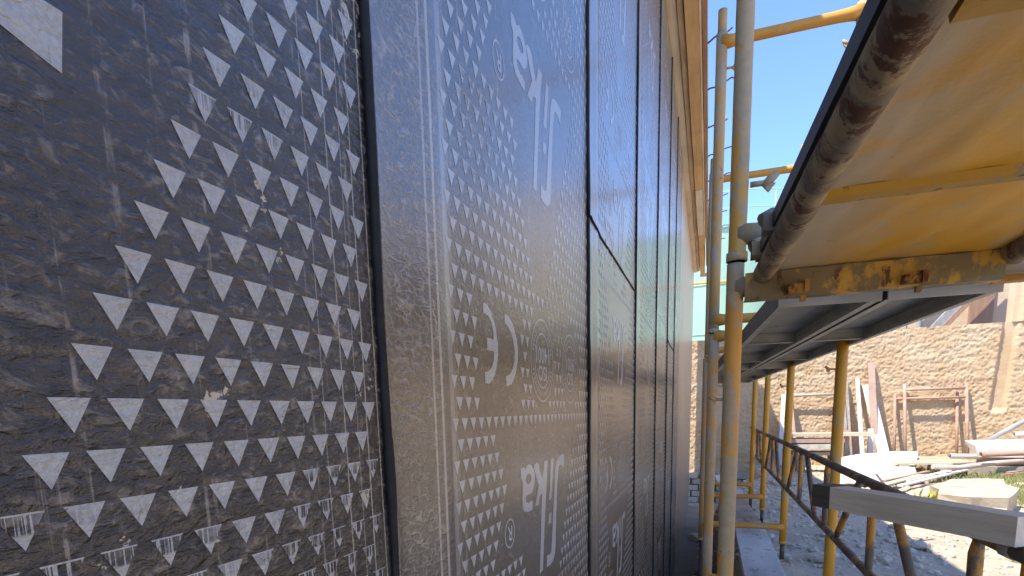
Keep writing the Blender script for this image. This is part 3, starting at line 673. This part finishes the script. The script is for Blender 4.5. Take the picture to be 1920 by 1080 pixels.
# ------------------------------------------------------------------ rough plastered back wall
YB = 11.5
bw = MB()
def relief(x, z):
    s_ = .012 * nz(x * 16 + 1.5 * nz(x * 6, z * 6, 1), z * 20, 2) + .013 * (1 - 2.2 * abs(nz(x * 22, z * 27, 9))) + .008 * nz(x * 40, z * 44, 4) + .010 * nz(x * 2, z * 9, 5)
    smooth = sst(4.42, 4.46, x - .05 * (z - .5)) * sst(4.66, 4.62, x - .05 * (z - .5)) * sst(-.2, -.12, z)
    return .85 * s_ * (1 - smooth) - .05 * smooth
bw.grid(lambda x, z: (x, YB - relief(x, z), z), [-3, -2, -1] + lin(-.6, 5.1, 380) + [6.2], lin(-1.9, 1.25, 190))
bw.grid(lambda x, q: (x, YB - .0 + q * .3 - (relief(x, 1.25) if q == 0 else 0), 1.25), lin(-3, 6.2, 300), [0, 1])
bw.grid(lambda x, z: (x, YB - .03 - relief(x, z), z), lin(4.60, 6.2, 60), lin(1.25, 3.0, 80))
bw.grid(lambda q, z: (4.60, YB - .03 + q * .3 - (relief(4.6, z) if q == 0 else 0), z), [0, 1], lin(1.25, 3.0, 80), flip=True)
back = solo('back_wall', bw, 'plaster', 'rough tan plastered yard wall standing across the far end', 'wall', (2, YB, -1.9))
blk = MB(); blk.box((0, 0, 0), (.29, .10, .105)); blk.jitter(.008, 20)
bmsh = None
for r_i in range(6):
    for q in range(9):
        x = -.75 + q * .31 + (.15 if r_i % 2 else 0); z = -1.88 + r_i * .118
        if bmsh is None:
            bmsh = bpy.data.meshes.new('block'); bmsh.from_pydata(blk.v, [], blk.f); bmsh.materials.append(M['block'])
        o = link(bpy.data.objects.new('block', bmsh)); o.parent = back
        o.location = (x - 2 + random.uniform(-.01, .01), -.075 + random.uniform(-.02, .02), z + 1.9); o.rotation_euler = (0, random.uniform(-.03, .03), random.uniform(-.05, .05)); o.scale = (random.uniform(.9, 1.02), 1, random.uniform(.9, 1.02))

yw = MB(); yw.grid(lambda y, z: (8.2 - .02 * nz(y * 9, z * 9, 4), y, z), lin(-14, YB + .2, 120), lin(-1.4, 1.9, 30)); yw.grid(lambda y, q: (8.2 + .25 * q, y, 1.9), lin(-14, YB + .2, 20), [0, 1], flip=True)
part('unseen_side_wall', yw, 'plaster', back)  # yard side wall out of view, added to bounce warm sunlight onto the membrane
bw2 = MB(); bw2.span((6.2, YB - .03, -1.9), (8.45, YB + .25, 3.0)); part('return_wall', bw2, 'plaster', back)

# ------------------------------------------------------------------ mint tank, house, beyond the back wall
t = thing('storage_tank', 'big pale mint-green storage tank with a railing on its roof, beyond the tan wall', 'tank', (.3, 26, -1))
R_ = 4.0; cx, cy = .3, 26.0; zr = 6.2
m = MB(); m.grid(lambda a, z: (cx + R_ * math.cos(a), cy + R_ * math.sin(a), z), lin(0, 2 * math.pi, 73), [-1.1, 1, 3, 5, zr], flip=False); part('shell', m, 'mint', t)
m = MB(); m.grid(lambda a, r: (cx + r * math.cos(a), cy + r * math.sin(a), zr + (R_ - r) * .1), lin(0, 2 * math.pi, 73), [R_ + .04, .05], flip=False); part('roof', m, 'mint', t)
m = MB(); m.tube([(cx + (R_ + .03) * math.cos(a), cy + (R_ + .03) * math.sin(a), zr - .03) for a in lin(0, 2 * math.pi, 73)], .05, 6, cap=False); part('rim', m, 'mintrail', t)
for z in (.55, 1.1):
    m = MB(); m.tube([(cx + R_ * math.cos(a), cy + R_ * math.sin(a), zr + z) for a in lin(0, 2 * math.pi, 73)], .022, 6, cap=False); part('rail', m, 'mintrail', t)
for q in range(20):
    a = 2 * math.pi * q / 20 + .12; m = MB(); m.tube([(cx + R_ * math.cos(a), cy + R_ * math.sin(a), zr), (cx + R_ * math.cos(a), cy + R_ * math.sin(a), zr + 1.1)], .022, 6); part('rail_post', m, 'mintrail', t)
for z in (.9, 2.6, 4.3):
    m = MB(); m.tube([(cx + (R_ + .005) * math.cos(a), cy + (R_ + .005) * math.sin(a), z) for a in lin(0, 2 * math.pi, 73)], .025, 5, cap=False); part('weld_band', m, 'mint', t)
m = MB(); m.tube([(-.9, 20.6, 4.1), (2.2, 20.9, 4.1)], .04, 8); m.tube([(1.75, 20.85, -1.1), (1.75, 20.85, 4.1)], .04, 8); m.tube([(-.85, 20.6, -1.1), (-.85, 20.6, 4.1)], .04, 8)
solo('pipe_gantry', m, 'bar_orange', 'thin yellow pipe gantry in front of the green tank', 'pipe', (.4, 20.8, -1.1))

YH = 14.5
t = thing('house', 'sunlit tan house behind the yard wall at the right, with brown shutter', 'house', (6.5, YH, -1.1))
m = MB(); m.span((3.35, YH, -1.1), (12, YH + 6, 5.5)); part('wall', m, 'housewall', t)
m = MB(); m.span((5.02, YH - .07, 1.35), (5.42, YH - .004, 3.1)); part('shutter', m, 'brown', t)
m = MB(); m.tube([(5.95, YH - .1, -1), (5.95, YH - .1, 5.3)], .065, 10); part('drainpipe', m, 'maroon', t, 'dark red drainpipe')
m = MB(); m.tube([(6.28, YH - .1, -1), (6.28, YH - .1, 5.3)], .055, 10); part('drainpipe', m, 'maroon', t, 'purple-brown drainpipe at the right')
m = MB(); m.tube([(6.42, YH - .1, -1), (6.42, YH - .1, 5.3)], .06, 10); part('drainpipe', m, 'white', t, 'white drainpipe')
m = MB(); m.beam((4.1, YH - .35, 1.2), (5.35, YH - .35, 2.75), .10, .14); part('stair_stringer', m, 'greypipe', t)
m = MB(); m.beam((4.25, YH - .42, 1.2), (5.5, YH - .42, 2.75), .05, .10); part('stair_stringer', m, 'brown', t)
m = MB(); m.tube([(4.15, YH - .12, .5), (4.15, YH - .12, 1.85), (4.22, YH - .12, 1.97), (4.40, YH - .12, 2.0), (4.48, YH - .12, 2.1)], .05, 8); part('pipe', m, 'greypipe', t)
m = MB(); m.tube([(3.9, YH - .12, .5), (3.9, YH - .12, 1.7), (3.97, YH - .12, 1.78), (4.1, YH - .12, 1.8)], .03, 8); part('pipe', m, 'greypipe', t)
m = MB(); m.tube([(3.5, YH - .12, .5), (3.5, YH - .12, 2.0)], .035, 8); part('pipe', m, 'brown', t)
m = MB(); m.tube([(3.05, YH - .3, -1.1), (3.05, YH - .3, 2.1)], .04, 8); m.tube([(3.05, YH - .3, 1.5), (3.6, YH - .3, 2.1)], .025, 8)
solo('steel_post', m, 'greypipe', 'grey steel post with a slanting stay behind the yard wall', 'post', (3.05, YH - .3, -1.1))

# ------------------------------------------------------------------ things leaning on the back wall
def leaning_frame(label, x0, x1, ztop, mat, yt=11.42, yb=11.05, second=True, r=.032, zb=-1.05):
    r *= .8
    t = thing('old_trestle', label, 'scaffold frame', ((x0 + x1) / 2, yb, zb), 'old scaffold frames leaning on the tan wall')
    at_ = lambda z: yb + (yt - yb) * (z - zb) / (ztop - zb)
    for x in (x0, x1):
        b = MB(); b.tube([(x, yb, zb), (x, yt, ztop)], r, 10); part('leg', b, mat, t)
    zs = [ztop - .09] + ([ztop - .24] if second else [])
    for z in zs:
        b = MB(); b.tube([(x0, at_(z), z), (x1, at_(z), z)], r * .85, 10); part('cross_bar', b, mat, t)
    return t
leaning_frame('rust-pink old frame with two cross rails leaning on the tan wall', 3.15, 4.02, .31, 'pink')
leaning_frame('lower rust-pink old frame with one cross rail, leaning just behind the two-railed one', 3.03, 3.92, .16, 'pink', 11.46, 11.2, False, .028)
leaning_frame('pale old frame leaning on the tan wall behind the third yellow leg', 1.33, 2.12, .27, 'pinkpale', 11.4, 10.95, False)
def lean(label, name, x0, x1, zt, wd, th, mat, yb=10.8, yt=11.44, zb=-1.05, dep=None, cat='board'):
    b = MB(); b.beam((x0, yb, zb), (x1, yt, zt), wd, th, up=(0, -1, .3)); b.jitter(.006, 4)
    return solo(name, b, mat, label, cat, (x0, yb, zb), 'boards leaning on the tan wall')
lean('tall brown-pink plank leaning on the tan wall, the tallest of the leaning boards', 'leaning_plank', 2.66, 2.63, .70, .10, .03, 'plank_pink')
lean('white board leaning in front of the tall brown-pink plank, shaded at its foot', 'leaning_plank', 2.80, 2.60, .32, .16, .02, 'plank_white', 10.7)
lean('narrow pale lath leaning left of the white board', 'leaning_plank', 2.50, 2.44, .44, .06, .02, 'plank_white', 10.9)
lean('dark grey plank leaning behind the second yellow leg', 'leaning_plank', 2.26, 2.17, .52, .09, .03, 'plank_grey', 10.9)
lean('thin grey plank leaning beside the dark one behind the second yellow leg', 'leaning_plank', 2.33, 2.26, .43, .06, .03, 'plank_grey', 10.95)
lean('short pink stake leaning below the grey planks', 'leaning_plank', 2.13, 2.12, -.42, .07, .05, 'plank_pink', 10.3, 10.4)
lean('second short pink stake beside the first, below the grey planks', 'leaning_plank', 2.26, 2.24, -.55, .06, .05, 'plank_pink', 10.3, 10.4)
lean('whitish crooked post leaning behind the third yellow leg', 'leaning_post', 1.22, 1.28, .20, .06, .06, 'plank_white', 10.9, 11.4, cat='post')
lean('bent brownish post leaning close to the third yellow leg', 'leaning_post', 1.50, 1.40, .10, .05, .05, 'plank_pink', 10.9, 11.4, cat='post')
lean('short whitish stake standing left of the white board', 'leaning_plank', 2.50, 2.49, -.40, .07, .06, 'plank_white', 10.5, 10.55)

# stacked timber on a low trestle
t = thing('timber_stack', 'low stack of old boards on trestles below the pale leaning frame', 'timber stack', (1.75, 10.3, -1.08))
for (xa, xb, z, hh_, dy, mt) in ((1.25, 2.45, -.50, .05, 0, 'plywood'), (1.28, 2.05, -.60, .06, -.02, 'plank_pink'), (1.30, 1.98, -.70, .08, -.05, 'block'), (1.32, 2.0, -.80, .05, .02, 'plank_grey')):
    b = MB(); b.span((xa, 10.15 + dy, z), (xb, 10.5 + dy, z + hh_)); b.jitter(.01, 3); part('board', b, mt, t)
for x in (1.40, 1.88):
    b = MB(); b.span((x, 10.18, -1.08), (x + .12, 10.48, -.80)); part('trestle_block', b, 'plank_grey', t)

def grid_sheet(fn, nu=14, nv=14, th=.012):
    m = MB(); us = lin(0, 1, nu); m.grid(fn, us, lin(0, 1, nv)); m.grid(lambda u, v: tuple(Vector(fn(u, v)) - Vector((0, 0, th))), us, lin(0, 1, nv), flip=True)
    return m
def ws(u, v):
    a = Vector((1.62, 8.35, -1.04)).lerp(Vector((2.62, 8.75, -1.03)), u); b_ = Vector((1.98, 10.0, -.82)).lerp(Vector((3.05, 10.2, -.74)), u)
    p_ = a.lerp(b_, v); p_.z += .05 * math.sin(u * 3.1) * (v - .3) + .03 * nz(u * 3, v * 3); p_.x += .06 * nz(v * 3, 4.) * u; return tuple(p_)
solo('white_sheet', grid_sheet(ws), 'white', 'large bent white sheet lying sunlit on the rubble', 'sheet', (2.3, 9.2, -1.04))

t = thing('pallet', 'broken wooden pallet lying on the debris behind the white sheet', 'pallet', (3.2, 9.9, -1.05))
for q in range(6):
    b = MB(); y = 9.35 + q * .19; b.span((2.55, y, -.865), (3.75, y + .12, -.84)); b.jitter(.008, 3, q); part('slat', b, 'plywood', t)
for q in range(3):
    b = MB(); y = 9.36 + q * .45; b.span((2.55, y, -1.03), (3.75, y + .10, -1.005)); part('slat', b, 'plywood', t)
for x in (2.6, 3.1, 3.6):
    for y in (9.36, 9.84, 10.3):
        b = MB(); b.span((x, y, -1.005), (x + .12, y + .10, -.866)); part('spacer_block', b, 'plywood', t)

b = MB(); b.add([(3.46, 9.35, -.60), (4.6, 9.2, -.60), (4.75, 9.9, -.54), (3.55, 9.95, -.56), (3.52, 9.37, -.76), (4.6, 9.22, -.76), (4.75, 9.9, -.74), (3.65, 9.92, -.76)],
      [(0, 1, 2, 3), (7, 6, 5, 4), (0, 4, 5, 1), (1, 5, 6, 2), (2, 6, 7, 3), (3, 7, 4, 0)])
solo('foam_block', b, 'foam', 'white foam block lying on the pipes at the right', 'foam block', (4.0, 9.6, -.76))
def pipe_obj(label, p, q, r, mat, mids=None, name='old_pipe', cat='pipe', grp='old pipes on the debris heap'):
    b = MB()
    if mids: b.tube([p] + mids + [q], r, 10)
    else: b.pipe(p, q, r)
    return solo(name, b, mat, label, cat, tuple(p), grp)
pipe_obj('pale pipe with dark open end, left of the foam block', (3.14, 9.25, -.735), (4.3, 9.85, -.80), .036, 'pinkpale')
pipe_obj('pink pipe with open end running in front of the foam block', (3.42, 9.05, -.70), (4.9, 9.4, -.66), .036, 'pink')
pipe_obj('long bent whitish pipe lying over the pallet towards the grass', (2.88, 9.0, -.86), (4.5, 9.5, -.78), .034, 'pinkpale', [(3.2, 9.08, -.88), (3.6, 9.2, -.83)])
pipe_obj('grey pole slanting up behind the foam block', (3.75, 9.9, -.60), (4.9, 10.3, .05), .035, 'greypipe')
pipe_obj('short pale pipe with open end, above the foam block at the right', (4.12, 9.95, -.48), (5.0, 10.1, -.46), .04, 'pinkpale')
b = MB(); b.span((3.4, 9.3, -1.08), (4.6, 10.1, -.88)); b.jitter(.03, 3); solo('rubble_block', b, 'slab', 'rough concrete lump under the pipes and foam block', 'concrete block', (4, 9.7, -1.08))
b = MB(); b.span((3.55, 9.5, -.88), (4.5, 9.95, -.77)); b.jitter(.02, 3); solo('rubble_block', b, 'slab', 'flat concrete lump directly carrying the white foam block', 'concrete block', (4, 9.7, -.88))
def strip(label, p, q, wd, th, mat, name='loose_board', cat='board', grp='loose boards on the debris'):
    b = MB(); b.beam(p, q, wd, th); b.jitter(.008, 3); return solo(name, b, mat, label, cat, tuple(p), grp)
strip('long white lath on the grass edge, nearer of two', (2.28, 8.15, -1.02), (3.5, 9.5, -.93), .07, .02, 'white')
strip('long white lath on the grass edge, farther of two', (2.45, 8.55, -1.01), (3.6, 9.8, -.93), .09, .02, 'white')
strip('pale wooden board lying before the white sheet', (2.05, 8.15, -1.03), (2.75, 8.95, -.97), .10, .02, 'plywood')
strip('brown wooden offcut by the pale board', (2.2, 8.5, -1.01), (2.9, 9.2, -.95), .06, .03, 'plank_pink')
strip('rusty angle iron in the grass at the right, nearer of two', (3.62, 8.9, -.96), (4.6, 9.3, -.90), .04, .04, 'pink')
strip('rusty angle iron in the grass at the right, farther of two', (3.75, 9.1, -.95), (4.7, 9.6, -.88), .05, .04, 'pink')
strip('thin dark stick standing out of the rubble by the white sheet', (2.13, 8.1, -1.04), (1.98, 8.0, -.86), .02, .02, 'plank_grey', name='stick', cat='stick')
# broken slab
T = [(2.22, 6.72), (2.40, 6.48), (2.66, 6.38), (2.80, 6.62), (2.99, 6.98), (3.02, 7.35), (3.15, 7.72), (2.95, 7.88), (2.70, 7.84), (2.52, 7.58), (2.36, 7.42), (2.34, 7.05)]
b = MB(); nT = len(T); cxs = sum(p[0] for p in T) / nT; cys = sum(p[1] for p in T) / nT; rings = [(1.0, 1), (.97, .55), (.985, .0)]
def slab_pt(x, y, f, h_):
    px_s = cxs + (x - cxs) * f; py_s = cys + (y - cys) * f; e = .025 * nz(px_s * 7, py_s * 7, h_ * 3)
    zt_ = -.90 + .05 * (px_s - 2.6) + .016 * nz(px_s * 8, py_s * 8); return (px_s + e, py_s + e, zt_ if h_ == 1 else -1.13 + (zt_ + 1.13) * h_)
for f_, h_ in [(.0, 1), (.5, 1), (.88, 1)] + rings: b.v.extend([slab_pt(x, y, f_, h_) for x, y in T])
for r_i in range(5):
    for j in range(nT): b.f.append((r_i * nT + j, (r_i + 1) * nT + j, (r_i + 1) * nT + (j + 1) % nT, r_i * nT + (j + 1) % nT)); b.sm.append(False)
solo('broken_slab', b, 'slab', 'large broken pale concrete slab tilted on the rubble behind the timber', 'concrete slab', (2.7, 7.2, -1.1))

# ------------------------------------------------------------------ rubble, stones, grass
def stone_mesh(sub, seed):
    bm = bmesh.new(); bmesh.ops.create_icosphere(bm, subdivisions=sub, radius=1)
    for v in bm.verts:
        v.co *= 1 + .45 * noise.noise(v.co * 1.1 + Vector((seed, seed * 3, 0))); v.co = Vector((v.co.x * 1.2, v.co.y, v.co.z * .62))
        for ax in range(3): v.co[ax] = max(-.75, min(.75, v.co[ax]))
    vs_ = [tuple(v.co) for v in bm.verts]; fs = [tuple(v.index for v in f.verts) for f in bm.faces]; bm.free(); return vs_, fs
SM = [stone_mesh(1, 3.3 * q + 1) for q in range(8)]
def put(mb, x, y, r, mesh_, sink=.25):
    a = random.uniform(0, 6.28); ca, sa = math.cos(a), math.sin(a); z = gz(x, y) + r * .35 - r * sink; tx = random.uniform(-.3, .3)
    mb.add([(x + r * (ca * p[0] - sa * p[1]), y + r * (sa * p[0] + ca * p[1]), z + r * (p[2] + tx * p[0])) for p in mesh_[0]], mesh_[1])
gr = MB(); n = 0
while n < 5200:
    y = 2.6 + 8.6 * random.random() ** 1.3; x = random.uniform(-.1, 4.9)
    if noise.noise(Vector((x * .9, y * .9, 3))) < random.uniform(-.7, .25): continue
    if x > 2.5 and 7.0 < y < 11 and random.random() < .75: continue
    put(gr, x, y, random.choice((.012, .015, .02, .02, .028, .038)) * random.uniform(.7, 1.3), random.choice(SM)); n += 1
solo('gravel', gr, 'stone', kind='stuff')
smeshes = []
for q, s_ in enumerate([stone_mesh(2, 5.1 * q + 2) for q in range(5)]):
    me = bpy.data.meshes.new('rock'); me.from_pydata(s_[0], [], s_[1]); me.materials.append(M['stone']); smeshes.append(me)
spots = []
while len(spots) < 24:
    y = random.uniform(3.6, 9); x = random.uniform(.7, 3.6)
    if x > 2.3 and 6.3 < y < 8.2: continue
    if all(math.hypot(x - a, y - b_) > .22 for a, b_, c_ in spots): spots.append((x, y, random.uniform(.045, .085)))
for q, (x, y, r) in enumerate(spots):
    o = link(bpy.data.objects.new('rock', smeshes[q % 5])); o.location = (x, y, gz(x, y) + r * .3 + ZO); o.scale = (r, r * random.uniform(.7, 1.1), r * random.uniform(.7, 1.)); o.rotation_euler = (random.uniform(-.2, .2), random.uniform(-.2, .2), random.uniform(0, 6.28))
    meta(o, 'pale fist-sized stone lying loose on the gravelly yard ground', 'rock', 'loose stones on the rubble ground')
for q, (x, y, rx, ry, rz, lab) in enumerate([(1.0, 8.6, .17, .13, .08, 'flat pale stone near the foot of the fourth yellow leg'), (2.3, 7.35, .14, .12, .10, 'rounded pale boulder on the left side of the broken slab'), (.78, 4.35, .10, .08, .06, 'squarish pale stone beside the foot of the third yellow leg'), (-.1, 8.0, .12, .14, .10, 'dark stone in the trench at the wall foot')]):
    o = link(bpy.data.objects.new('boulder', smeshes[q])); o.location = (x, y, gz(x, y) + rz * .4 + ZO); o.scale = (rx, ry, rz); o.rotation_euler = (0, 0, q * 1.3); meta(o, lab, 'rock')
gs = MB(); n = 0
while n < 15000:
    x = random.uniform(2.3, 5.4); y = random.uniform(6.9, 11.2)
    if x < 2.75 + .12 * (9 - y) + .5 * nz(x, y) or noise.noise(Vector((x * 2.2, y * 2.2, 8))) < random.uniform(-.8, .0): continue
    if 2.3 < x < 3.1 and 6.3 < y < 7.9: continue
    z = gz(x, y); hgt = random.uniform(.04, .11); a = random.uniform(0, 6.28); l_ = random.uniform(0, .06); w_ = .006
    ca, sa = math.cos(a), math.sin(a)
    gs.add([(x - w_ * sa, y + w_ * ca, z - .01), (x + w_ * sa, y - w_ * ca, z - .01), (x + l_ * ca * .5, y + l_ * sa * .5, z + hgt * .7), (x + l_ * ca, y + l_ * sa, z + hgt)], [(0, 1, 2), (0, 2, 3)]); n += 1
solo('grass', gs, 'grass', kind='stuff')
t = MB()
for q in range(60):
    x = 2.32 + random.uniform(-.14, .14); y = 7.05 + random.uniform(-.14, .14); z = gz(x, y); a = random.uniform(0, 6.28); l_ = random.uniform(.05, .12); w_ = .014; hgt = random.uniform(.08, .2)
    ca, sa = math.cos(a), math.sin(a)
    t.add([(x - w_ * sa, y + w_ * ca, z), (x + w_ * sa, y - w_ * ca, z), (x + l_ * ca * .6 + w_ * sa, y + l_ * sa * .6 - w_ * ca, z + hgt * .7), (x + l_ * ca, y + l_ * sa, z + hgt)], [(0, 1, 2), (0, 2, 3)])
solo('weed_tuft', t, 'leaf', 'bright yellow-green weed growing beside the broken slab', 'plant', (2.32, 7.05, -1.08))
